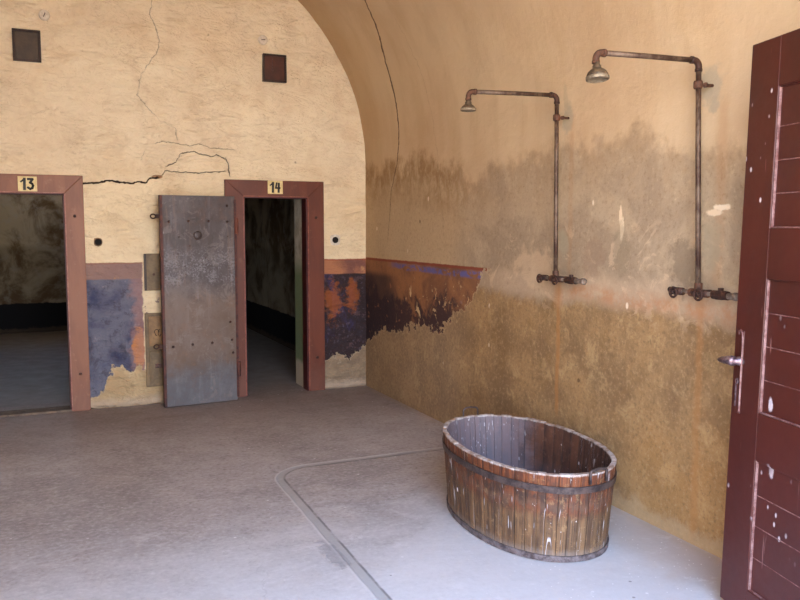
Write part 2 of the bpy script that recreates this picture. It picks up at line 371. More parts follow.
def mat_floor():
    g = G('worn_concrete_floor')
    x, y = g.x, g.y
    n1 = g.noise(1.0, 4, .6, .4); n2 = g.noise(5, 6, .65, off=3.); n3 = g.noise(38, 4, .7, off=9.)
    nf = g.noise(2.2, 5, .6, .8, vec=g.scaled(.8, 1.3, 1), off=13.)
    c = g.mix(g.sm(n1, .35, .65), lin((164, 156, 152)), lin((146, 137, 133)))
    c = g.mix(g.sm(nf, .5, .7)*.4, c, lin((182, 172, 166)))
    c = g.mix(g.sm(n2, .5, .75)*.35, c, lin((124, 112, 106)))
    c = g.mix(g.sm(n3, .5, .66)*.35, c, lin((196, 192, 188)))
    c = g.mix(g.sm(n3, .46, .36)*.45, c, lin((112, 104, 100)))
    c = g.mix(g.sm(g.noise(11, 6, .75, .6, vec=g.scaled(.7, 1.4, 1), off=73.), .54, .64)*.35, c, lin((190, 184, 180)))
    # painted light fall-off: darker towards the cells, paler by the threshold; chalky round the tub
    c = g.mix(g.sm(y+(nf-.5)*1.2, -1.9, -.3)*.5, c, lin((116, 98, 90)))
    chalk_and_light = g.sm(y+(nf-.5)*1.6, -2.9, -4.4)
    c = g.mix(chalk_and_light*.65, c, lin((204, 202, 202)))
    c = g.mix(g.blob(x, y, -.55, -4.2, .85, .9, nf, .9, .3)*.4, c, lin((198, 192, 190)))
    c = g.mix(g.blob(x, y, -.15, -4.6, .2, .9, nf, .9, .5)*.35, c, lin((150, 122, 92)))
    speck = g.sm(g.vor(9, g.scaled(1, 1, 0)), .085, .045)*g.sm(g.noise(.9, 2, off=33.), .47, .58)
    c = g.mix(g.sm(g.noise(5, 6, .8, .5, vec=g.scaled(1, 1.3, 1), off=83.), .56, .66)*g.sm(y, -2.6, -3.8)*.35, c, lin((214, 210, 210)))
    c = g.mix(speck*.6, c, lin((232, 228, 226)))
    spk2 = g.sm(g.vor(26, g.scaled(1, 1, 0)), .12, .05)*g.blob(x, y, -.35, -4.5, .7, .6, nf, 1., .5)
    c = g.mix(spk2*.8, c, lin((240, 236, 234)))
    dk = g.sm(g.vor(3.3, g.scaled(1, 1, 0, 7.)), .03, .018); c = g.mix(dk*.6, c, lin((80, 70, 64)))
    dust = g.sm(x, -.10, -.02)*g.sm(y, 0, -.3); c = g.mix(dust*.25, c, lin((170, 140, 100)))
    # drain channel that marks off the washing place: L with a round corner
    rr = .26
    qx = (x*-1.0-1.63)+(y+2.6)*.020+rr; qy = (y+2.375)+rr
    ox = qx.max(0.); oy = qy.max(0.)
    sd = (ox*ox+oy*oy).pow(.5)+qx.max(qy).min(0.)-rr+(n2-.5)*.012
    gut = g.sm(sd.abs(), .027, .019)*g.sm(y, .0, -.2)
    lip = g.band(sd, .022, .036, .006)
    inner = g.band(sd, -.034, -.022, .005)*g.sm(n2, .3, .55)
    room = g.sm(y, -2.0, -2.1)
    c = g.mix(gut*room*.75, c, lin((158, 155, 152)))
    c = g.mix(inner*room*.8, c, lin((92, 88, 86)))
    c = g.mix(lip*room*.6, c, lin((196, 192, 190)))
    nb = g.noise(14, 5, .7, off=44.)
    pit = g.blob(x, y, -1.695, -3.86, .055, .17, nb, 1.4, .3)*g.sm(x, -1.655, -1.665)
    c = g.mix(pit*.5, c, g.mix(n3, lin((98, 96, 98)), lin((150, 148, 150))))
    hair = g.sm((x+(nf-.5)*.5+2.1).abs(), .006, .002)*g.band(y, -4.6, -2.6, .2); c = g.mix(hair*.12, c, lin((90, 82, 78)))
    cell = g.sm(y, .40, .44)
    grid = g.sm((g.vor(2.6, g.scaled(1, 1, 0), 'DISTANCE_TO_EDGE')), .012, .004)*0.0
    c = g.mix(cell*.8, c, g.mix(n2, lin((148, 140, 134)), lin((122, 114, 110))))
    h = n2*.25+n3*.08+nf*.5-gut*room*.35+lip*room*.12-pit*(nb*.5+.1)
    nr = g.bump(h, .02, .5)
    return g.done(c, g.sm(n2, .3, .7)*.2+.55, 0, nr, .35)

def mat_cell():
    g = G('grimy_cell_plaster')
    nf = g.noise(1.6, 5, .65, .6, off=2.); n2 = g.noise(6, 5, .65, off=5.)
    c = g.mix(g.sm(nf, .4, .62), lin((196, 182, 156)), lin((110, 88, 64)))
    c = g.mix(g.sm(n2, .5, .7)*.5, c, lin((190, 184, 172)))
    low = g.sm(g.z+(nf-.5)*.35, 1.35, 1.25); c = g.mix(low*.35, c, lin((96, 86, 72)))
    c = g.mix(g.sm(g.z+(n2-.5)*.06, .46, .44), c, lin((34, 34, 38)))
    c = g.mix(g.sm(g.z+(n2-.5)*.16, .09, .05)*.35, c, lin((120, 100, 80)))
    return g.done(c, .85, 0, g.bump(n2*.5+nf, .03, .5), .2)

def mat_reveal():
    g = G('whitewashed_reveal')
    n = g.noise(7, 5, .65); e = g.z+(n-.5)*.3
    c = g.mix(g.sm(n, .4, .65), lin((206, 200, 184)), lin((170, 162, 142)))
    c = g.mix(g.sm(e, 1.35, 1.1), c, lin((128, 142, 108)))
    c = g.mix(g.sm(g.z+(n-.5)*.12, .28, .22), c, lin((196, 182, 160)))
    return g.done(c, .8, 0, g.bump(n, .02, .5), .2)

def mat_plain(name, a, b, scale=8, rough=.7, metal=0., bump=.004, spec=.4, stretch=None):
    g = G(name); v = g.scaled(*stretch) if stretch else None
    n = g.noise(scale, 5, .6, .3, vec=v)
    n2 = g.noise(scale*5, 3, .6, vec=v)
    c = g.mix(g.sm(n*.7+n2*.3, .38, .62), lin(a), lin(b))
    return g.done(c, rough, metal, g.bump(n+n2*.4, bump, .6), spec)

def mat_frame(name, a, b, chip):
    g = G(name); n = g.noise(3, 5, .65, .5, vec=g.scaled(2, 2, .5)); n2 = g.noise(16, 5, .7, off=4.)
    c = g.mix(g.sm(n, .35, .65), lin(a), lin(b))
    c = g.mix(g.sm(n2, .58, .7)*.35, c, lin(chip))
    c = g.mix(g.sm(g.z+(n2-.5)*.4, .35, .1)*.35, c, lin((120, 84, 72)))
    return g.done(c, .5, 0, g.bump(n*.4+n2*.4, .006, .5), .4)

def mat_iron_door():
    g = G('scuffed_grey_iron')
    n = g.noise(2.2, 5, .65, .6, vec=g.scaled(1.4, 1, .8)); n2 = g.noise(9, 5, .7, off=4.)
    st = g.noise(5, 4, .6, .2, vec=g.scaled(3, 1, .35), off=8.); fine = g.noise(60, 3, .7, off=14.)
    c = g.mix(g.sm(n, .35, .65), lin((94, 90, 92)), lin((68, 59, 57)))
    c = g.mix(g.sm(n2, .5, .7)*.35, c, lin((134, 100, 78)))
    c = g.mix(g.sm(st, .55, .7)*.35, c, lin((138, 138, 146)))
    up = g.sm(g.z+(n-.5)*.3, 1.0, 1.1)
    c = g.mix(up*.5, c, lin((74, 62, 62)))
    c = g.mix(g.sm(g.noise(4, 5, .7, .4, vec=g.scaled(4, 1, .3), off=28.), .5, .62)*up*.4, c, lin((118, 96, 84)))
    c = g.mix(g.sm(g.noise(18, 6, .82, off=48.), .51, .62)*.5, c, lin((60, 50, 50)))
    worn = g.band(g.z+(n2-.5)*.5+(n-.5)*.4, 1.08, 1.42, .12)*g.sm(fine*.5+n2*.5, .47, .58)
    c = g.mix(worn*.45, c, lin((150, 148, 154)))
    brown = g.band(g.z+(n-.5)*.5, .35, 1.0, .15); c = g.mix(brown*.5, c, lin((124, 98, 78)))
    lowb = g.sm(g.z+(n2-.5)*.3, .42, .2); c = g.mix(lowb*.6, c, g.mix(n2, lin((122, 122, 128)), lin((72, 74, 82))))
    drop = g.sm(g.vor(6, g.scaled(1.2, .1, .5)), .05, .03); c = g.mix(drop*.4, c, lin((205, 205, 205)))
    c = g.mix(g.sm(g.noise(7, 6, .8, .8, off=58.), .53, .62)*.4, c, lin((128, 118, 114)))
    return g.done(c, g.sm(n2, .3, .7)*.2+.42, .25, g.bump(n2*.3+fine*.3*up+n*.4, .006, .6), .5)

def mat_tub(inner):
    g = G('weathered_tub_wood_inside' if inner else 'weathered_tub_wood')
    at = g.t.nodes.new('ShaderNodeAttribute'); at.attribute_name = 'stave'
    sp = g.t.nodes.new('ShaderNodeSeparateColor'); g.t.links.new(at.outputs['Color'], sp.inputs[0])
    rnd, arc, seam = (V(g, sp.outputs[i]) for i in range(3))   # random per stave, position along the rim, nearness to a joint
    sv = g.vec(arc*160., rnd*30., g.z*2.2)
    grain = g.noise(1.0, 6, .7, .3, vec=sv); sv2 = g.vec(arc*46., rnd*2., g.z*7.); mott = g.noise(1.0, 6, .7, .6, vec=sv2)
    n2 = g.noise(22, 6, .78, off=3.); dk = g.noise(1.0, 5, .7, .4, vec=g.vec(arc*320., rnd*9., g.z*3.5))
    e = g.z+(mott-.5)*.16+(n2-.5)*.07+(rnd-.5)*.02
    if not inner:
        c = g.mix(g.sm(grain, .38, .62), lin((118, 88, 60)), lin((74, 54, 40)))
        c = g.mix(g.sm(rnd, .5, 1.)*.25, c, lin((124, 98, 70)))
        c = g.mix(g.sm(e, .20, .26)*.85, c, g.mix(g.sm(mott, .42, .58), lin((106, 56, 34)), lin((66, 42, 32))))
        c = g.mix(g.band(e, .262, .300, .02)*.6, c, lin((96, 74, 60)))
        c = g.mix(g.band(e, .315, .345, .02)*g.sm(mott, .45, .58)*.7, c, lin((62, 46, 40)))
        c = g.mix(g.sm(e, .375, .40)*.8, c, g.mix(g.sm(grain, .4, .6), lin((126, 70, 40)), lin((80, 44, 30))))
        c = g.mix(g.sm(n2, .55, .66)*.5, c, lin((156, 124, 88)))
        c = g.mix(g.sm(n2, .45, .35)*.5, c, lin((66, 46, 36)))
        c = g.mix(g.sm(dk, .60, .66)*.6, c, lin((52, 36, 28)))
        c = g.mix(g.sm(g.z+(n2-.5)*.09, .075, .03)*.35, c, lin((150, 140, 134)))
    else:
        c = g.mix(g.sm(grain, .38, .62), lin((96, 62, 46)), lin((54, 38, 34)))
        c = g.mix(g.sm(e, .24, .1)*.6, c, lin((74, 74, 82)))
        c = g.mix(g.sm(n2, .54, .66)*.4, c, lin((132, 96, 80)))
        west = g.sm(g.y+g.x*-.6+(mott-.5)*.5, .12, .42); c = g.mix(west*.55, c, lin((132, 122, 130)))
    c = g.mix(g.sm(seam, .86, .98)*.5, c, lin((38, 26, 20)))
    # whitewash runs and splashes
    gate = g.noise(1.0, 2, .6, vec=g.vec(arc*30., 2.2, g.z*3.), off=14.)
    if inner:
        sd = g.noise(1.0, 1, .5, vec=g.vec(arc*620., 3.3, g.z*15)); sd2 = g.noise(1.0, 1, .5, vec=g.vec(arc*800., 1.3, g.z*22))
        runs = g.sm(sd, .69, .74).max(g.sm(sd2, .70, .76))*g.sm(gate, .44, .56)
    else:
        sd = g.noise(1.0, 1, .5, vec=g.vec(arc*26., 3.3, g.z*.9)); sd2 = g.noise(1.0, 1, .5, vec=g.vec(arc*300., 1.3, g.z*11))
        runs = (g.sm((sd-.52).abs(), .004, .001)*g.sm(gate, .50, .56)).max(g.sm(sd2, .73, .77)*.7)
    c = g.mix(runs*.85, c, lin((206, 202, 206)))
    dots = g.sm(g.noise(40, 3, .6, off=9.), .70, .74); c = g.mix(dots*.6, c, lin((214, 208, 204)))
    top = g.sm(g.z+(n2-.5)*.016, .432, .440)
    c = g.mix(top*.75, c, g.mix(g.sm(n2, .4, .6), lin((150, 128, 112)), lin((200, 192, 188))))
    return g.done(c, .62, 0, g.bump(grain*.5+n2*.3-g.sm(seam, .8, 1.)*.8, .006, .7), .35)

def mat_red_door():
    g = G('dark_red_gloss_paint')
    n = g.noise(2.5, 4, .6, .3, vec=g.scaled(1, 1, .4)); n2 = g.noise(24, 5, .7, off=4.)
    c = g.mix(g.sm(n, .35, .65), lin((74, 28, 20)), lin((62, 24, 18)))
    c = g.mix(g.sm(n2, .56, .7)*.25, c, lin((78, 30, 28)))
    low = g.sm(g.z+(n-.5)*.5, 1.0, .4); c = g.mix(low*.3, c, lin((76, 34, 36)))
    # splashes of bird lime with short runs (local x across the door, z up)
    v1 = g.vor(9.5, g.vec(g.x+(n2-.5)*.03, 0., g.z*.45)); gate = g.sm(g.noise(2.6, 2, off=23.), .34, .44)*g.sm(g.z, 1.8, 1.3)
    s = g.sm(v1, .15, .08)*gate
    v2 = g.vor(17, g.vec(g.x, 0., g.z*.6+3.)); s = s.max(g.sm(v2, .14, .07)*g.sm(g.noise(2.6, 2, off=29.), .46, .54))
    c = g.mix(s*.85, c, lin((206, 192, 196)))
    fine = g.sm(g.noise(3, 3, .6, .2, vec=g.scaled(18, 1, .9), off=8.), .69, .72)
    c = g.mix(fine*.4, c, lin((176, 130, 124)))
    c = g.mix(g.sm(g.noise(9, 5, .75, off=59.), .54, .66)*.4, c, lin((60, 28, 28)))
    return g.done(c, g.sm(n2, .3, .7)*.12+.36, 0, g.bump(n*.3+n2*.15, .003, .5), .5)

M_back, M_side, M_floor, M_cell, M_rev = mat_back(), mat_side(), mat_floor(), mat_cell(), mat_reveal()
M_fr13 = mat_frame('faded_red_brown_paint', (142, 92, 66), (126, 79, 58), (164, 126, 98))
M_fr14 = mat_frame('red_brown_paint', (106, 52, 33), (92, 44, 28), (128, 82, 58))
M_frdark = mat_plain('dark_red_rebate', (84, 30, 28), (66, 24, 24), 9, .5)
M_iron = mat_iron_door()
M_ironedge = mat_plain('rusty_edge_iron', (92, 52, 44), (62, 40, 40), 14, .55, .3)
M_rivet = mat_plain('rubbed_rivet', (104, 78, 70), (58, 42, 40), 40, .45, .6)
M_pipe = mat_plain('rusted_pipe', (112, 92, 76), (66, 44, 34), 16, .55, .35, .003, .4, (1, 1, .5))
M_pipedk = mat_plain('dark_rusted_iron', (84, 54, 42), (46, 32, 28), 30, .65, .3)
M_rusty = mat_plain('orange_rusted_fitting', (104, 68, 50), (66, 44, 34), 30, .7, .2)
M_lead = mat_plain('grey_oxidised_pipe', (150, 132, 116), (98, 80, 68), 26, .6, .2)
M_brass = mat_plain('tarnished_shower_metal', (104, 86, 64), (58, 46, 36), 30, .6, .15)
M_brasslt = mat_plain('pale_shower_rim', (150, 136, 114), (104, 88, 70), 24, .5, .3)
M_black = mat_plain('black_shade_disc', (20, 16, 14), (12, 10, 10), 10, .9)
M_white = mat_plain('chalky_white_ceramic', (226, 214, 198), (202, 186, 164), 30, .5)
M_plate = mat_plain('cream_enamel_plate', (226, 206, 150), (212, 188, 128), 26, .5, 0, .001)
M_ink = mat_plain('black_number_paint', (30, 24, 20), (44, 34, 28), 30, .5, 0, .001)
M_hatchg = mat_plain('brown_green_hatch', (74, 54, 36), (56, 40, 26), 9, .45)
M_hatchr = mat_plain('red_brown_hatch', (84, 42, 28), (66, 32, 22), 9, .45)
M_hatchf = mat_plain('dark_hatch_frame', (58, 34, 26), (42, 26, 20), 9, .5)
M_board = mat_plain('olive_brown_board', (126, 104, 74), (98, 80, 58), 8, .6)
M_boardlt = mat_plain('tan_cabinet_panel', (156, 120, 78), (128, 98, 66), 8, .6)
M_hoop = mat_plain('dull_hoop_iron', (92, 78, 74), (60, 50, 50), 18, .5, .4)
M_hooplow = mat_plain('greyed_hoop_iron', (124, 112, 112), (74, 62, 62), 22, .55, .3)
M_tubo, M_tubi = mat_tub(False), mat_tub(True)
M_red = mat_red_door()
M_redline = mat_plain('dusty_pink_moulding', (140, 108, 104), (92, 52, 48), 18, .5)
M_handle = mat_plain('worn_door_handle_metal', (150, 130, 134), (100, 76, 80), 30, .35, .7)
M_hplate = mat_plain('painted_lock_plate', (132, 84, 80), (112, 62, 58), 20, .35, .2)
M_stone = mat_plain('sunlit_courtyard_paving', (206, 182, 148), (188, 164, 132), 2, .9)
M_out = mat_plain('outer_render', (196, 176, 140), (180, 158, 124), 2, .9)
M_sill = mat_plain('worn_threshold_wood', (126, 108, 92), (96, 80, 70), 12, .8)

# ------------------------------------------------------------------ room shell
def relief(p, amp, s=1.):
    return amp*(mn.noise(Vector(p)*2.3*s)+.6*mn.noise(Vector(p)*5.1*s+Vector((7, 3, 1)))+.35*mn.noise(Vector(p)*11*s))
def steps(a, b, h, extra=()):
    n = max(1, round((b-a)/h)); v = [a+(b-a)*i/n for i in range(n+1)]
    for e in extra:
        i = min(range(len(v)), key=lambda k: abs(v[k]-e))
        v[i] = e
    return v
HX = {'door_1': (-3.375, -2.77), 'door_2': (-1.235, -.612)}; HZ = 1.895
# wall with the two cell doors: lumpy front face, openings, plain back
def build_back():
    xs = steps(XL-.25, .25, .035, (-3.375, -2.77, -1.235, -.612)); zs = steps(0, 4.5, .035, (HZ,))
    bm = bmesh.new(); g = {}
    hole = lambda x, z: z < HZ-1e-4 and any(a-1e-4 < x < b+1e-4 for a, b in HX.values())
    for i, x in enumerate(xs):
        for k, z in enumerate(zs):
            e = min([abs(x-a) for t in HX.values() for a in t]+[9])
            near = z < HZ+.16 and e < .18
            g[i, k, 0] = bm.verts.new((x, 0 if near else relief((x*.8, 0, z*1.4), .012), z))
            g[i, k, 1] = bm.verts.new((x, DB, z))
    keep = {}
    for i in range(len(xs)-1):
        for k in range(len(zs)-1):
            if hole((xs[i]+xs[i+1])/2, (zs[k]+zs[k+1])/2): continue
            keep[i, k] = 1
            bm.faces.new((g[i, k, 0], g[i+1, k, 0], g[i+1, k+1, 0], g[i, k+1, 0]))
            bm.faces.new((g[i, k, 1], g[i, k+1, 1], g[i+1, k+1, 1], g[i+1, k, 1])).material_index = 1
    for (i, k) in keep:
        for di, dk, a, b in ((-1, 0, (i, k), (i, k+1)), (1, 0, (i+1, k+1), (i+1, k)), (0, -1, (i+1, k), (i, k)), (0, 1, (i, k+1), (i+1, k+1))):
            if (i+di, k+dk) not in keep:
                fc = bm.faces.new((g[a[0], a[1], 0], g[b[0], b[1], 0], g[b[0], b[1], 1], g[a[0], a[1], 1])); fc.material_index = 2
    for v in [v for v in bm.verts if not v.link_faces]: bm.verts.remove(v)
    o = obj('wall_back', bm, M_back); o.data.materials.append(M_cell); o.data.materials.append(M_rev)
    for p in o.data.polygons: p.use_smooth = p.material_index == 0
    return struct(o)
build_back()
# right wall: flat sheet with slight waviness and thickness
def sheet(name, fn, us, vs, mat, thick):
    bm = bmesh.new(); n0 = {}; flat = []
    for i, a in enumerate(us):
        for k, b in enumerate(vs):
            p, n = fn(a, b); n0[i, k, 0] = bm.verts.new(p); n0[i, k, 1] = bm.verts.new(p+n*thick)
    nu, nv = len(us), len(vs)
    for i in range(nu-1):
        for k in range(nv-1):
            for s in (0, 1): bm.faces.new([n0[q[0], q[1], s] for q in ((i, k), (i+1, k), (i+1, k+1), (i, k+1))])
    for i in range(nu-1):
        for k in (0, nv-1): bm.faces.new([bm.verts.new(v.co) for v in (n0[i, k, 0], n0[i+1, k, 0], n0[i+1, k, 1], n0[i, k, 1])])
    for k in range(nv-1):
        for i in (0, nu-1): bm.faces.new([bm.verts.new(v.co) for v in (n0[i, k, 0], n0[i, k+1, 0], n0[i, k+1, 1], n0[i, k, 1])])
    o = obj(name, bm, mat)
    for i, p in enumerate(o.data.polygons): p.use_smooth = i < (nu-1)*(nv-1)*2
    return struct(o)
ys = steps(YF-.05, .01, .06)
def damp(z): return min(1, max(0, (z-.02)*6))*min(1, max(0, (ZS-z)*2))
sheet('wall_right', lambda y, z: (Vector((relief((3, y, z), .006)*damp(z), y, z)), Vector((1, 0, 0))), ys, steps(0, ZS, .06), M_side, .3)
sheet('wall_left', lambda y, z: (Vector((XL-relief((9, y, z), .006)*damp(z), y, z)), Vector((-1, 0, 0))), ys, steps(0, ZS, .06), M_side, .3)
def vault(y, a):
    n = Vector((math.cos(a), 0, math.sin(a)))
    side = 3 if math.cos(a) > 0 else 9
    k = min(1, min(a, PI-a)*3)
    d = relief((side, y, 2*n.z), .009)*k
    return Vector((-RV, y, ZS))+n*(RV+d), n
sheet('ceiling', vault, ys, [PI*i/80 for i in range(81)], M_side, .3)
# floor of room and cells
bm = bmesh.new(); box(bm, XL-.3, .3, YF-.5, DB+CD+.3, -.2, 0); struct(obj('floor', bm, M_floor))
# cells
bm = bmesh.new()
box(bm, XL-.25, XL, DB, DB+CD, 0, 2.3); box(bm, XL-.25, XL, DB, 4.1, 2.3, 3.0); box(bm, XL-.25, XL, 4.85, DB+CD, 2.3, 3.0); box(bm, XL-.25, XL, 4.1, 4.85, 2.72, 3.0); struct(obj('wall_cell_left', bm, M_cell))  # unseen side opening added so daylight reaches the left cell
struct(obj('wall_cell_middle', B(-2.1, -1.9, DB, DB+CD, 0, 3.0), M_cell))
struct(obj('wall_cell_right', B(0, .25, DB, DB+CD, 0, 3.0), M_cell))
# rear wall of the cells; unseen high opening added to light the left cell
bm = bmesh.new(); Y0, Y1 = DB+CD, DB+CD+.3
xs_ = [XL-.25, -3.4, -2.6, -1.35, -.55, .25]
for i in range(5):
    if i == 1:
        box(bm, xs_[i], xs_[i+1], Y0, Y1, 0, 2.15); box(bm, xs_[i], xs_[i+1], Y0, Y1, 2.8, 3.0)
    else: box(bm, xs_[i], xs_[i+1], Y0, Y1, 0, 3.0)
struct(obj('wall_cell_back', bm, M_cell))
struct(obj('ceiling_cells', B(XL-.25, .25, DB, Y1, 3.0, 3.2), M_cell))
# front wall with the wide entrance; open arched head added to let in light
EX0, EX1, ESP = -3.30, -.70, 2.42
bm = bmesh.new(); cx, rx = (EX0+EX1)/2, (EX1-EX0)/2
box(bm, XL-.3, EX0, YF-.45, YF, 0, 4.6); box(bm, EX1, .3, YF-.45, YF, 0, 4.6)
head = [(cx-rx*math.cos(PI*i/24), ESP+1.15*math.sin(PI*i/24)) for i in range(25)]
for (xa, za), (xb, zb_) in zip(head, head[1:]):
    v = [bm.verts.new((x, y, z)) for y in (YF, YF-.45) for x, z in ((xa, za), (xb, zb_), (xb, 4.6), (xa, 4.6))]
    for q in ((0, 1, 2, 3), (7, 6, 5, 4), (0, 4, 5, 1), (3, 2, 6, 7)): bm.faces.new([v[i] for i in q])
struct(obj('wall_front', bm, M_side))
# courtyard paving outside the entrance
struct(obj('ground', B(-30, 30, -45, YF-.5, -.2, -.02), M_stone))

# ------------------------------------------------------------------ door frames 13 and 14
def door_frame(name, x0, x1, mat, w0, w1):
    e = struct(empty(name, ((x0+x1)/2, 0, 0))); cx = (x0+x1)/2
    T = 2.045
    yo, yi = -.032, .10
    # one board each side and a head, mitred; darker rebate inside
    def pr(name, pts):
        bm = bmesh.new()
        a = [bm.verts.new((p[0]-cx, yo, p[1])) for p in pts]; b = [bm.verts.new((p[0]-cx, yi, p[1])) for p in pts]
        bm.faces.new(a); bm.faces.new(b[::-1])
        for i in range(len(pts)):
            j = (i+1) % len(pts); bm.faces.new((a[i], b[i], b[j], a[j]))
        return obj(name, bm, mat, e, bevel=.004)
    i0, i1, iz = x0+w0, x1-w1, T-.150
    pr('jamb', [(x0, 0), (i0, 0), (i0, iz), (x0, T)])
    pr('jamb', [(i1, 0), (x1, 0), (x1, T), (i1, iz)])
    pr('lintel', [(x0, T), (i0, iz), (i1, iz), (x1, T)])
    bm = bmesh.new()
    for X in (i0, i1-.014): box(bm, X-cx, X+.014-cx, -.012, .13, 0, iz-.0)
    box(bm, i0-cx, i1-cx, -.012, .13, iz-.014, iz)
    obj('rebate', bm, M_frdark, e)
    # worn bead along the front inner edge
    bm = bmesh.new()
    for X in (i0-.006, i1-.004): box(bm, X-cx, X+.010-cx, yo-.004, yo+.01, 0.01, iz)
    box(bm, i0-cx, i1-cx, yo-.004, yo+.01, iz-.004, iz+.006)
    obj('bead', bm, M_redl13 if name == 'door_1' else M_redl14, e)
    for z in (.33, 1.70):
        for X in (x1-w1*.5,):
            bm = bmesh.new(); lathe(bm, [(.013, 0), (.013, -.006), (.007, -.011), (.001, -.012)], 14, 'y', (X-cx, yo, z)); obj('bolt_head', bm, M_rivet, e, True)
    return e
M_redl13 = mat_plain('rubbed_pink_edge', (168, 116, 96), (140, 84, 70), 12, .5)
M_redl14 = mat_plain('rubbed_brown_edge', (150, 84, 64), (110, 52, 42), 12, .5)
d1 = door_frame('door_1', -3.525, -2.62, M_fr13, .15, .15)
d2 = door_frame('door_2', -1.405, -.448, M_fr14, .17, .162)
struct(obj('trim_1', B(-3.37, -2.775, -.02, .16, 0, .018), M_sill))
#struct(obj('trim_2', B(-1.235, -.612, -.01, .14, 0, .010), M_floor))

# painted numbers, drawn as brush strokes
def stroke(bm, pts, w, y):
    w *= 1.35
    for a, b in zip(pts, pts[1:]):
        a, b = Vector(a), Vector(b); d = (b-a); L = d.length; d.normalize(); n = Vector((-d.y, d.x))
        a2, b2 = a-d*w*.35, b+d*w*.35
        q = [a2+n*w/2, a2-n*w/2, b2-n*w/2, b2+n*w/2]
        f0 = [bm.verts.new((p.x, y-.0012, p.y)) for p in q]; f1 = [bm.verts.new((p.x, y, p.y)) for p in q]
        bm.faces.new(f0); bm.faces.new(f1[::-1])
        for i in range(4): bm.faces.new((f0[i], f1[i], f1[(i+1) % 4], f0[(i+1) % 4]))
def digit_one(bm, x, y, k=1.):
    stroke(bm, [(x-.024, .018), (x-.012, .026), (x+.003, .042)], .010, y); stroke(bm, [(x+.004, .042), (x+.002, -.044)], .016, y)
def number_plate(cx, zc, second, label):
    e = empty('number_plate', (cx, -.0335, zc)); tag(e, label, 'number sign')
    bm = B(-.073, .073, -.004, .0, -.062, .062); obj('plate', bm, M_plate, e, bevel=.002)
    bm = bmesh.new(); digit_one(bm, -.026, -.0045); obj('digit', bm, M_ink, e)
    bm = bmesh.new()
    if second == 3:
        stroke(bm, [(.004, .040), (.040, .040), (.020, .010), (.036, .002), (.042, -.014), (.036, -.034), (.020, -.042), (.002, -.030)], .014, -.0045)
    else:
        stroke(bm, [(.014, .040), (.004, -.006), (.044, -.006)], .012, -.0045); stroke(bm, [(.034, .036), (.031, -.044)], .015, -.0045)
    obj('digit', bm, M_ink, e)
number_plate(-3.052, 1.965, 3, 'small cream plate painted with black number 13 above the left doorway')
number_plate(-.931, 1.982, 4, 'small cream plate painted with black number 14 above the right doorway')

# ------------------------------------------------------------------ iron cell door swung right open
hx, hy = -1.350, -.160
fx, fy = -2.009, -.215
ang = math.atan2(fy-hy, fx-hx)
W = math.hypot(fx-hx, fy-hy)
e = empty('iron_door', (hx, hy, .0), (0, 0, ang)); tag(e, 'heavy grey riveted iron cell door swung open flat against the wall beside doorway 14', 'door')
# local: +x from hinge to free edge, +y faces the room (door turned past 90 degrees)
Hd0, Hd1 = -.0+.008, 1.885
obj('leaf', B(0, W, -.012, .012, Hd0, Hd1), M_iron, e, bevel=.002)
obj('patch_sheet', B(.012, W-.03, .012, .016, 1.135, Hd1-.01), M_iron, e, bevel=.001)
bm = bmesh.new(); box(bm, W-.014, W+.010, -.030, .018, Hd0, Hd1); box(bm, 0, W, -.03, -.012, Hd0, Hd0+.04); box(bm, 0, W, -.03, -.012, Hd1-.04, Hd1)
obj('edge_angle', bm, M_ironedge, e, bevel=.002)
obj('hinge_strap', B(-.012, .010, -.118, .018, Hd0+.03, Hd1-.03), M_ironedge, e, bevel=.003)
def at_local(px, pz): return W*px, pz
rv = [(.90, 1.655), (.64, 1.66), (.37, 1.66), (.11, 1.655), (.11, 1.80), (.11, 1.525), (.88, .545), (.62, .555), (.35, .56), (.07, .575), (.09, .74), (.06, .455),
      (.77, 1.52), (.63, 1.44), (.79, 1.37), (.70, 1.26), (.42, 1.33), (.69, 1.19)]
for a, z in rv:
    r_ = .0125 if z > 1.6 or z < .8 else .007
    bm = bmesh.new(); yb = .016 if z > 1.135 else .012
    lathe(bm, [(r_, 0), (r_*.85, r_*.5), (r_*.4, r_*.75), (.0005, r_*.8)], 12, 'y', (W*a, yb, z)); obj('rivet', bm, M_rivet, e, True)
bm = bmesh.new(); lathe(bm, [(.036, 0), (.036, .004), (.032, .008), (.001, .008)], 28, 'y', (W*.52, .016, 1.535)); pc = obj('peephole_cover', bm, M_iron, e, True)
bm = bmesh.new(); lathe(bm, [(.040, 0), (.040, .002)], 28, 'y', (W*.52, .0155, 1.533)); obj('peephole_ring', bm, M_pipedk, e)
for z in (1.70, .555):
    bm = bmesh.new(); box(bm, W+.008, W+.045, -.012, -.004, z-.018, z+.018)
    tube(bm, [(W+.062+.022*math.cos(t), -.008, z+.018*math.sin(t)) for t in [2*PI*i/16 for i in range(16)]], .0065, 8, True)
    obj('bolt_eye', bm, M_pipedk, e)
for z in (.30, 1.62):
    bm = bmesh.new(); lathe(bm, [(.016, -.07), (.018, -.066), (.018, .066), (.016, .07)], 14, 'z', (-.012, .014, z)); box(bm, -.050, -.005, -.118, -.10, z-.04, z+.04); box(bm, -.03, -.008, -.11, .012, z-.03, z+.03)
    obj('hinge', bm, M_ironedge if z < 1 else M_fr14, e)

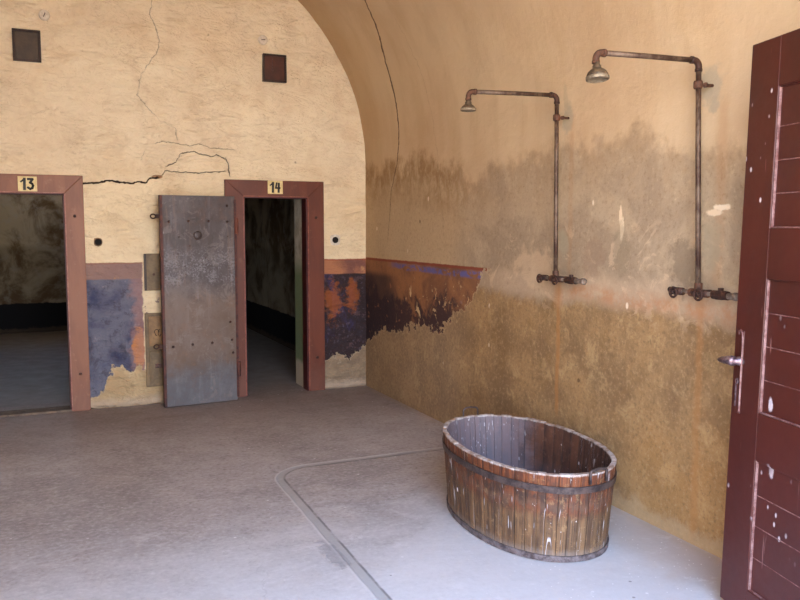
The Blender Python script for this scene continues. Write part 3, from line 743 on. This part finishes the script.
# ------------------------------------------------------------------ boards fixed on the wall left of the iron door
e = empty('lock_cover_board', (-2.0, 0, 1.205)); tag(e, 'narrow olive brown board on the wall left of the iron door, above the cupboard', 'wall board')
obj('board', B(-.135, .10, -.03, .0+.012, -.165, .165), M_board, e, bevel=.004)
obj('edge_strip', B(-.139, -.118, -.036, -.028, -.165, .165), M_hatchf, e, bevel=.002)
bm = bmesh.new(); lathe(bm, [(.012, 0), (.010, -.006), (.001, -.008)], 12, 'y', (-.055, -.03, -.02)); obj('screw_head', bm, M_pipedk, e)
e = empty('wall_cupboard', (-2.0, 0, .50)); tag(e, 'low tan cupboard with two small doors, half hidden behind the iron door', 'cupboard')
bm = bmesh.new(); box(bm, -.142, .12, -.018, .012, -.335, .335)
obj('body', bm, M_board, e, bevel=.003)
for z0, z1, mt in ((.035, .305, M_boardlt), (-.285, -.010, M_board)):
    dd = obj('cupboard_door', B(-.112, .11, -.030, -.018, z0, z1), mt, e, bevel=.003)
    obj('door_panel', B(-.095, .10, -.034, -.030, z0+.02, z1-.02), mt, dd, bevel=.002)
# dark scrawled mark on the upper door and an iron staple on the lower one
bm = bmesh.new()
tube(bm, [(-.045+.018*math.cos(t)*(1+.2*math.sin(3*t)), -.035, .16+.028*math.sin(t)) for t in [2*PI*i/18 for i in range(15)]], .0035, 6)
tube(bm, [(-.02+.012*math.cos(t), -.035, .155+.03*math.sin(t)) for t in [2*PI*i/18 for i in range(3, 18)]], .0035, 6)
obj('scroll_mark', bm, M_pipedk, e)
bm = bmesh.new(); box(bm, -.066, .02, -.037, -.033, -.165, -.125); obj('hasp', bm, M_rivet, e, bevel=.002)
# ------------------------------------------------------------------ hatches and ceramic caps high up
def hatch(x0, x1, z0, z1, mt, label, knob, hinge_left=True):
    e = empty('vent_hatch', ((x0+x1)/2, 0, (z0+z1)/2)); tag(e, label, 'vent hatch', None)
    w, h = (x1-x0)/2, (z1-z0)/2; t = .018
    bm = bmesh.new()
    box(bm, -w, w, -.035, .03, h-t, h); box(bm, -w, w, -.035, .03, -h, -h+t); box(bm, -w, -w+t, -.035, .03, -h+t, h-t); box(bm, w-t, w, -.035, .03, -h+t, h-t)
    obj('frame', bm, M_hatchf, e, bevel=.003)
    obj('flap', B(-w+t, w-t, -.022, .02, -h+t, h-t), mt, e, bevel=.003)
    bm = bmesh.new()
    if knob: lathe(bm, [(.008, 0), (.009, -.01), (.004, -.014)], 12, 'y', (-.02, -.022, -.02)); box(bm, -.023, -.018, -.026, -.02, -.02, h-t)
    else: lathe(bm, [(.005, 0), (.004, -.006)], 10, 'y', (w-t-.015, -.022, -h+t+.012))
    obj('latch', bm, M_rivet, e)
hatch(-3.122, -2.908, 2.970, 3.228, M_hatchg, 'small square brown-green vent hatch high on the wall above doorway 13', False)
hatch(-1.030, -.806, 2.960, 3.212, M_hatchr, 'small square red-brown vent hatch high on the wall above doorway 14', True)
def cap(x, z, a, label):
    e = empty('ceramic_cap', (x, 0, z)); tag(e, label, 'wall cap')
    bm = bmesh.new(); lathe(bm, [(.044, .012), (.044, -.010), (.040, -.018), (.030, -.021), (.001, -.022)], 32, 'y'); obj('disc', bm, M_white, e, True)
    bm = bmesh.new(); box(bm, -.003, .003, -.026, -.020, -.018, .018, Matrix.Rotation(a, 4, 'Y')); obj('slot', bm, M_hatchf, e)
cap(-2.873, 3.362, .4, 'round white ceramic cap with slanted slot above the left vent hatch')
cap(-1.022, 3.336, 1.5, 'round white ceramic cap with level slot above the right vent hatch')
# short open pipe ends in the wall
def pipe_hole(x, z, mt, label, collar):
    e = empty('wall_pipe_end', (x, 0, z)); tag(e, label, 'pipe end')
    bm = bmesh.new(); lathe(bm, [(.031, .03), (.031, -.0145), (.023, -.0145), (.023, .03)], 24, 'y', cap=False); obj('rim', bm, mt, e, True)
    bm = bmesh.new(); lathe(bm, [(.027, .0), (.027, -.0150)], 24, 'y'); obj('shade_disc', bm, M_black, e)  # black disc stands in for the shade inside the pipe
    bm = bmesh.new(); n = 22; c0 = []; c1 = []
    for i in range(n):
        a = 2*PI*i/n; q = collar*(1+.12*mn.noise(Vector((math.cos(a)*1.5, math.sin(a)*1.5, x*7)))); k = 1/max(abs(math.cos(a)), abs(math.sin(a)))**.5
        c0.append(bm.verts.new((q*k*math.cos(a), -.008, q*k*math.sin(a)))); c1.append(bm.verts.new((q*k*math.cos(a), .02, q*k*math.sin(a))))
    bm.faces.new(c0); bm.faces.new(c1[::-1])
    for i in range(n): bm.faces.new((c0[i], c1[i], c1[(i+1) % n], c0[(i+1) % n]))
    obj('mortar_collar', bm, M_white if collar > .045 else M_boardlt, e)
pipe_hole(-2.513, 1.476, M_pipedk, 'round dark pipe end in the wall between doorway 13 and the iron door', .036)
pipe_hole(-.325, 1.482, M_pipedk, 'round dark pipe end in a white mortar collar right of doorway 14', .052)

# ------------------------------------------------------------------ showers
def shower(yb, y, ztop, xh, zdrop, hr, hh, ym, yn, yw, ye, ys_, tilt, label, zb, headmat):
    e = empty('wall_shower', (0, y, 0)); tag(e, label, 'shower', 'old pipe showers on the ochre wall')
    X = -.082; R = .0128
    bm = bmesh.new(); yo = yb-y
    tube(bm, [(X, yo, 1.30), (X, yo*.7, 1.6), (X, yo*.3, 2.0), (X, 0, ztop-.03)], R, 14); obj('riser_pipe', bm, M_pipe, e, True)
    bm = bmesh.new(); tube(bm, [(X-.03, 0, ztop), (X-.25, 0, ztop-zdrop*.35), (xh+.035, 0, ztop-zdrop)], R*.98, 14); obj('arm_pipe', bm, M_pipe, e, True)
    def elbow(cx, cz, sx, name='elbow'):
        bm = bmesh.new(); pts = [(cx, 0, cz-.045)]+[(cx+sx*.03*(1-math.cos(t)), 0, cz-.03+.03*math.sin(t)) for t in [PI/2*i/6 for i in range(7)]]+[(cx+sx*.045, 0, cz)]
        tube(bm, pts, [R*1.25]+[R*1.2]*7+[R*1.25], 14)
        tube(bm, [(cx, 0, cz-.05), (cx, 0, cz-.038)], R*1.38, 14); tube(bm, [(cx+sx*.038, 0, cz), (cx+sx*.05, 0, cz)], R*1.38, 14)
        return obj(name, bm, M_pipedk if sx < 0 else M_rusty, e, True)
    elbow(X, ztop, -1); zc = ztop-zdrop; elbow(xh, zc, 1)
    bm = bmesh.new(); z0 = -.045
    prof = [(.013, z0), (.014, z0-.012), (.019, z0-.016), (.019, z0-.024), (.022, z0-.030), (hr*.60, z0-.026-hh*.10), (hr*.82, z0-.026-hh*.22), (hr*.93, z0-.026-hh*.36), (hr, z0-hh*.80)]
    lathe(bm, prof, 28, 'z')
    hd = obj('shower_head', bm, headmat, e, True)
    hd.location = (xh, 0, zc); hd.rotation_euler = (math.radians(tilt), 0, 0)
    bm = bmesh.new(); lathe(bm, [(hr*.98, z0-hh*.78), (hr*1.03, z0-hh*.80), (hr*1.03, z0-hh*.97), (hr*.95, z0-hh), (hr*.9, z0-hh), (hr*.88, z0-hh*.96), (.001, z0-hh*.94)], 28, 'z')
    obj('spray_plate', bm, M_brasslt if headmat is M_brass else M_pipedk, hd, True)
    # clamp and wall bracket
    bm = bmesh.new(); lathe(bm, [(R*1.5, zb-.018), (R*1.7, zb-.012), (R*1.7, zb+.012), (R*1.5, zb+.018)], 14, 'z', (X, 0, 0))
    tube(bm, [(X, .0, zb), (.006, -.012, zb)], .0075, 10); lathe(bm, [(.010, -.055), (.013, -.05), (.013, -.04), (.010, -.036)], 6, 'x', (0, -.01, zb))
    obj('bracket', bm, M_rusty, e, True)
    # supply pipe lying along the wall, with valves
    zm = 1.288; Xm = -.072
    bm = bmesh.new(); tube(bm, [(Xm, ys_-y, zm+.004), (Xm, 0, zm), (Xm, (yn-y), zm)], .0115, 12); obj('supply_pipe', bm, M_lead, e, True)
    bm = bmesh.new(); tube(bm, [(Xm, yn-y, zm), (Xm, ye-y, zm-.002)], .0155, 12); tube(bm, [(Xm, ye-y+.02, zm), (Xm, ye-y-.004, zm)], .019, 12)
    obj('pipe_stub', bm, M_lead, e, True)
    bm = bmesh.new()
    for a, b, q in ((.045, .020, .021), (.020, -.020, .0245), (-.020, -.045, .021)): tube(bm, [(Xm, yn-y+a, zm), (Xm, yn-y+b, zm)], q, 6 if q > .022 else 12)
    tube(bm, [(Xm, yn-y, zm), (Xm, yn-y, zm+.034)], .013, 8)
    obj('union_nut', bm, M_pipedk, e)
    bm = bmesh.new(); tube(bm, [(X, yo, zm-.02), (X, yo, zm+.05)], R*1.5, 14); tube(bm, [(Xm, yo+.035, zm), (Xm, yo-.035, zm)], R*1.5, 14); tube(bm, [(.006, yo, zm), (X, yo, zm)], R*1.2, 10)
    tube(bm, [(Xm, yo+.06, zm), (Xm, yo+.045, zm)], R*1.6, 12)
    obj('tee', bm, M_rusty, e)
    for q, rw_ in ((ym-y, .024), (yw-y, .0255)):
        bm = bmesh.new(); tube(bm, [(Xm, q+.024, zm), (Xm, q-.024, zm)], .019, 12); tube(bm, [(Xm, q, zm), (Xm-.040, q, zm-.004)], [.015, .008], 12)
        v = obj('valve', bm, M_pipedk, e, True)
        bm = bmesh.new()
        ring = [(Xm-.040, q+rw_*math.cos(t), zm-.004+rw_*math.sin(t)) for t in [2*PI*i/20 for i in range(20)]]
        tube(bm, ring, .0058, 8, True)
        for i in range(4):
            t = PI/4+PI*i/2; tube(bm, [(Xm-.040, q, zm-.004), (Xm-.040, q+rw_*math.cos(t), zm-.004+rw_*math.sin(t))], .0038, 6)
        lathe(bm, [(.008, -.050), (.009, -.044), (.009, -.034)], 10, 'x', (Xm, q, zm-.004))
        obj('handwheel', bm, M_pipedk, v, True)
    tube_end = bmesh.new(); tube(tube_end, [(Xm, ys_-y, zm+.004), (Xm, ys_-y+.03, zm+.004)], .014, 12); obj('end_cap', tube_end, M_pipedk, e, True)
shower(-3.355, -3.335, 2.400, -.694, .018, .044, .066, -3.225, -3.500, -3.388, -3.625, -3.19, 0, 'farther pipe shower with small grey head, nearer the corner, on the ochre wall', 2.268, M_brass)
shower(-4.522, -4.476, 2.392, -.684, .014, .050, .080, -4.388, -4.652, -4.552, -4.752, -4.35, -7, 'nearer pipe shower with larger rusty head, closest to the dark red door', 2.28, M_brass)

# ------------------------------------------------------------------ oval wooden tub
TX, TY, TH = -.598, -3.811, .444
e = empty('wooden_tub', (TX, TY, 0), (0, 0, math.radians(-4.15))); tag(e, 'old oval stave-built wooden bathtub with iron hoops on the concrete floor', 'bathtub')
A0, B0, KB = .379, .636, .923
def ov(t, z, off=0.):
    k = KB+(1-KB)*(z/TH); a, b = A0*k+off, B0*k+off
    c, s = math.cos(t), math.sin(t); n = 2.15
    q = (abs(c)**n+abs(s)**n)**(-1/n)
    return Vector((a*c*q, b*s*q, z))
NS = 56; per = 6; thk = .024
rs = random.Random(5)
cuts = [0]
for i in range(NS): cuts.append(cuts[-1]+.7+.6*rs.random())
cuts = [c/cuts[-1]*2*PI for c in cuts]
def staves():
    bm = bmesh.new(); la = bm.loops.layers.color.new('stave')
    zs = [0.0, .05, .15, .25, .35, TH]
    for s in range(NS):
        t0, t1 = cuts[s], cuts[s+1]; rd = rs.random(); dz = (rs.random()-.5)*.006; doff = (rs.random()-.5)*.003
        P = {}
        ts = [t0+(t1-t0)*j/per for j in range(per+1)]
        for j, t in enumerate(ts):
            groove = -.0018 if j in (0, per) else 0.
            for k, z in enumerate(zs):
                zz = z+(dz if k == len(zs)-1 else 0)
                P[j, k, 0] = bm.verts.new(ov(t, zz, doff+groove)); P[j, k, 1] = bm.verts.new(ov(t, zz, -thk+doff-groove*.4))
        def face(vs, inner, info):
            f_ = bm.faces.new(vs); f_.material_index = inner
            for lp, j in zip(f_.loops, info):
                edge = abs(j/per-.5)*2
                lp[la] = (rd, ts[j]/(2*PI), edge**3, 1)
        for j in range(per):
            for k in range(len(zs)-1):
                face((P[j, k, 0], P[j+1, k, 0], P[j+1, k+1, 0], P[j, k+1, 0]), 0, (j, j+1, j+1, j))
                face((P[j, k, 1], P[j, k+1, 1], P[j+1, k+1, 1], P[j+1, k, 1]), 1, (j, j, j+1, j+1))
            face((P[j, 5, 0], P[j+1, 5, 0], P[j+1, 5, 1], P[j, 5, 1]), 0, (j, j+1, j+1, j))
            face((P[j, 0, 1], P[j+1, 0, 1], P[j+1, 0, 0], P[j, 0, 0]), 0, (j, j+1, j+1, j))
        for j in (0, per):
            for k in range(len(zs)-1):
                vs = (P[j, k, 0], P[j, k+1, 0], P[j, k+1, 1], P[j, k, 1]); face(vs if j else vs[::-1], 0, (j,)*4)
    me = bpy.data.meshes.new('staves'); bm.to_mesh(me); bm.free()
    o = link('staves', me, M_tubo, e); me.materials.append(M_tubi)
    return o
staves()
bm = bmesh.new(); n = 64; a = [bm.verts.new(ov(2*PI*i/n, .055, -thk-.001)) for i in range(n)]; b = [bm.verts.new(ov(2*PI*i/n, .03, -thk-.001)) for i in range(n)]
bm.faces.new(a); bm.faces.new(b[::-1])
for i in range(n): bm.faces.new((a[i], b[i], b[(i+1) % n], a[(i+1) % n]))
M_tubb = mat_plain('blue_grey_tub_bottom', (104, 104, 112), (72, 70, 78), 6, .5, 0, .004, .5, (1, 3, 1))  # mottled blue-grey bottom
obj('tub_bottom', bm, M_tubb, e)
def hoop(z0, z1, t, mat, wob):
    bm = bmesh.new(); n = 120; R_ = []
    for i in range(n):
        a = 2*PI*i/n; w = wob*(math.sin(2*a+.6)*.6+mn.noise(Vector((math.cos(a)*1.3, math.sin(a)*1.3, z0*9))))
        ring = []
        for z, o_ in ((z0, .0035), (z0, t+.002), (z1, t+.002), (z1, .0035)): ring.append(bm.verts.new(ov(a, z+w, o_)))
        R_.append(ring)
    for i in range(n):
        p, q = R_[i], R_[(i+1) % n]
        for k in range(4): bm.faces.new((p[k], q[k], q[(k+1) % 4], p[(k+1) % 4]))
    return obj('hoop', bm, mat, e, bevel=0)
hoop(.352, .386, .0065, M_hoop, .006)
hoop(.004, .034, .0065, M_hooplow, .001)
def end_y(x, sg, o_=0.):
    return sg*(B0+o_)*(1-(abs(x)/(A0+o_))**2.15)**(1/2.15)
for sg, off, w, lo, hi in ((1, -.015, .050, .06, .044), (-1, .050, .050, .045, .018)):
    xa, xb = off-w, off+w
    oy = .012
    pts = [(xa, end_y(xa, sg)+sg*oy, TH-lo), (xa, end_y(xa, sg)+sg*oy, TH+hi*.6), (xa+.004, end_y(xa, sg)+sg*oy*.9, TH+hi*.85), (xa+.014, end_y(xa+.014, sg)+sg*oy*.8, TH+hi),
           (off, end_y(off, sg)+sg*oy*.6, TH+hi+.004), (xb-.014, end_y(xb-.014, sg)+sg*oy*.8, TH+hi), (xb-.004, end_y(xb, sg)+sg*oy*.9, TH+hi*.85), (xb, end_y(xb, sg)+sg*oy, TH+hi*.6), (xb, end_y(xb, sg)+sg*oy, TH-lo)]
    bm = bmesh.new(); tube(bm, pts, .0055 if sg > 0 else .007, 10)
    obj('tub_handle', bm, M_hoop, e, True)

# ------------------------------------------------------------------ dark red wooden door at the entrance
phi, lean = -0.232652, 0.0224114
Dv = Vector((math.sin(phi), -math.cos(phi), 0)); Nn = Vector((math.cos(phi), math.sin(phi), 0)); Uv = Vector((0, 0, 1))*math.cos(lean)+Nn*math.sin(lean)
Nv = Dv.cross(Uv)
MD = Matrix((Dv, Nv, Uv)).transposed().to_4x4(); MD.translation = Vector((-.378246, -5.002463, 0))
e = empty('entrance_door'); e.matrix_world = MD; tag(e, 'dark red panelled wooden door standing open at the right edge, splashed white', 'door')
sgn = 1 if (CAM-Vector((-.378, -5.0, 1.6))).dot(Nv) > 0 else -1     # which local y faces the room
Wd, Td = 1.33, .05
def DB_(u0, u1, y0, y1, z0, z1): # y measured from the room face outwards to the room
    a, b = sorted((y0*sgn, y1*sgn)); return (u0, u1, a, b, z0, z1)
Z0, Z1 = .035, 2.333
pans = [(1.601, 2.142), (.872, 1.405), (.146, .682)]; u0p, u1p = .172, 1.16
bm = bmesh.new(); box(bm, *DB_(-.004, u0p, -Td, 0, Z0, Z1)); box(bm, *DB_(u1p, Wd, -Td, 0, Z0, Z1)); obj('stile', bm, M_red, e, bevel=.003)
for z0, z1 in ((Z0, .146), (.682, .872), (1.405, 1.601), (2.142, Z1)):
    obj('rail', B(*DB_(u0p, u1p, -Td, -.0005, z0, z1)), M_red, e, bevel=.002)
cutl = [[1.601, 1.735, 1.861, 1.990, 2.142], [.872, 1.005, 1.138, 1.270, 1.405], [.146, .284, .414, .540, .682]]
for (z0, z1), cl in zip(pans, cutl):
    bm = bmesh.new()
    for a, b in zip(cl, cl[1:]): box(bm, *DB_(u0p, u1p, -.040, -.014, a+.0012, b-.0012))
    pn = obj('panel', bm, M_red, e, bevel=.002)
    bm = bmesh.new()
    for a in cl[1:-1]: box(bm, *DB_(u0p, u1p, -.024, -.0135, a-.0016, a+.0016))
    obj('joint', bm, M_redline, pn)
    bm = bmesh.new(); w = .006
    box(bm, *DB_(u0p, u0p+w, -.02, -.004, z0, z1)); box(bm, *DB_(u0p+w, u1p, -.02, -.004, z0, z0+w)); 
    obj('moulding', bm, M_redline, pn, bevel=.003)
    bm = bmesh.new(); box(bm, *DB_(u0p+w, u1p, -.02, -.004, z1-w, z1)); obj('top_moulding', bm, M_red, pn, bevel=.003)
bm = bmesh.new(); box(bm, *DB_(.030, .062, 0, .005, .842, 1.185)); bp = obj('lock_plate', bm, M_red, e, bevel=.002)
bm = bmesh.new(); tube(bm, [(.033, sgn*.006, 1.168), (.036, sgn*.010, 1.182), (.048, sgn*.012, 1.188), (.058, sgn*.010, 1.178), (.060, sgn*.008, 1.15), (.060, sgn*.007, .86), (.058, sgn*.006, .848)], .0042, 8); obj('plate_edge', bm, M_redline, bp, True)
bm = bmesh.new(); lathe(bm, [(.021, 0), (.019, sgn*.012), (.013, sgn*.022), (.012, sgn*.04)], 20, 'y', (.044, 0, 1.058)); obj('handle_rose', bm, M_handle, bp, True)
bm = bmesh.new(); tube(bm, [(.050, sgn*.034, 1.060), (.036, sgn*.038, 1.060), (.005, sgn*.040, 1.057), (-.035, sgn*.040, 1.052), (-.050, sgn*.038, 1.049)], [.020, .021, .017, .011, .007], 14); obj('door_handle', bm, M_handle, bp, True)
bm = bmesh.new(); tube(bm, [(.036+.008*math.cos(t), sgn*.007, .975+.010*math.sin(t)) for t in [2*PI*i/12 for i in range(12)]], .003, 6, True); box(bm, *DB_(.028, .033, .005, .009, .87, .97)); obj('keyhole_cover', bm, M_handle, bp)
for z in (.3, 1.15, 2.0):
    bm = bmesh.new(); lathe(bm, [(.011, -.06), (.012, -.055), (.012, .055), (.011, .06)], 12, 'z', (Wd+.006, sgn*.0, z)); obj('hinge', bm, M_pipedk, e)

# ------------------------------------------------------------------ light: open sky and sun on the courtyard
w = bpy.data.worlds.new('sky'); sc.world = w; w.use_nodes = True; t = w.node_tree; t.nodes.clear()
out = t.nodes.new('ShaderNodeOutputWorld'); bg = t.nodes.new('ShaderNodeBackground'); t.links.new(bg.outputs[0], out.inputs[0])
tc = t.nodes.new('ShaderNodeTexCoord'); sp = t.nodes.new('ShaderNodeSeparateXYZ'); t.links.new(tc.outputs['Generated'], sp.inputs[0])
cr = t.nodes.new('ShaderNodeValToRGB'); t.links.new(sp.outputs[2], cr.inputs[0]); t.links.new(cr.outputs[0], bg.inputs[0])
cr.color_ramp.elements[0].position = 0.0; cr.color_ramp.elements[0].color = (1.0, .95, .90, 1)
cr.color_ramp.elements[1].position = 1.0; cr.color_ramp.elements[1].color = (.24, .45, 1.0, 1)
m_ = cr.color_ramp.elements.new(.18); m_.color = (.86, .90, 1.0, 1)
m_ = cr.color_ramp.elements.new(.5); m_.color = (.42, .63, 1.0, 1)
bg.inputs[1].default_value = 2.2
sun = bpy.data.lights.new('sun', 'SUN'); sun.energy = 5.0; sun.angle = math.radians(.6); sun.color = (1, .93, .82)
so = bpy.data.objects.new('sun', sun); C.objects.link(so)
sd = Vector((-.75, -.12, -.80)).normalized(); so.rotation_euler = sd.to_track_quat('-Z', 'Y').to_euler(); so.location = (6, -4, 9)
pl = bpy.data.lights.new('entrance_portal', 'AREA'); pl.shape = 'RECTANGLE'; pl.size = 2.6; pl.size_y = 3.6; pl.cycles.is_portal = True
po = bpy.data.objects.new('entrance_portal', pl); C.objects.link(po); po.location = (-2.0, YF-.46, 1.8); po.rotation_euler = (math.radians(90), 0, 0)

vs = sc.view_settings; vs.view_transform = 'Standard'; vs.look = 'None'; vs.gamma = 1; vs.use_curve_mapping = False; vs.exposure = 2.9
sc.cycles.max_bounces = 12; sc.cycles.diffuse_bounces = 8
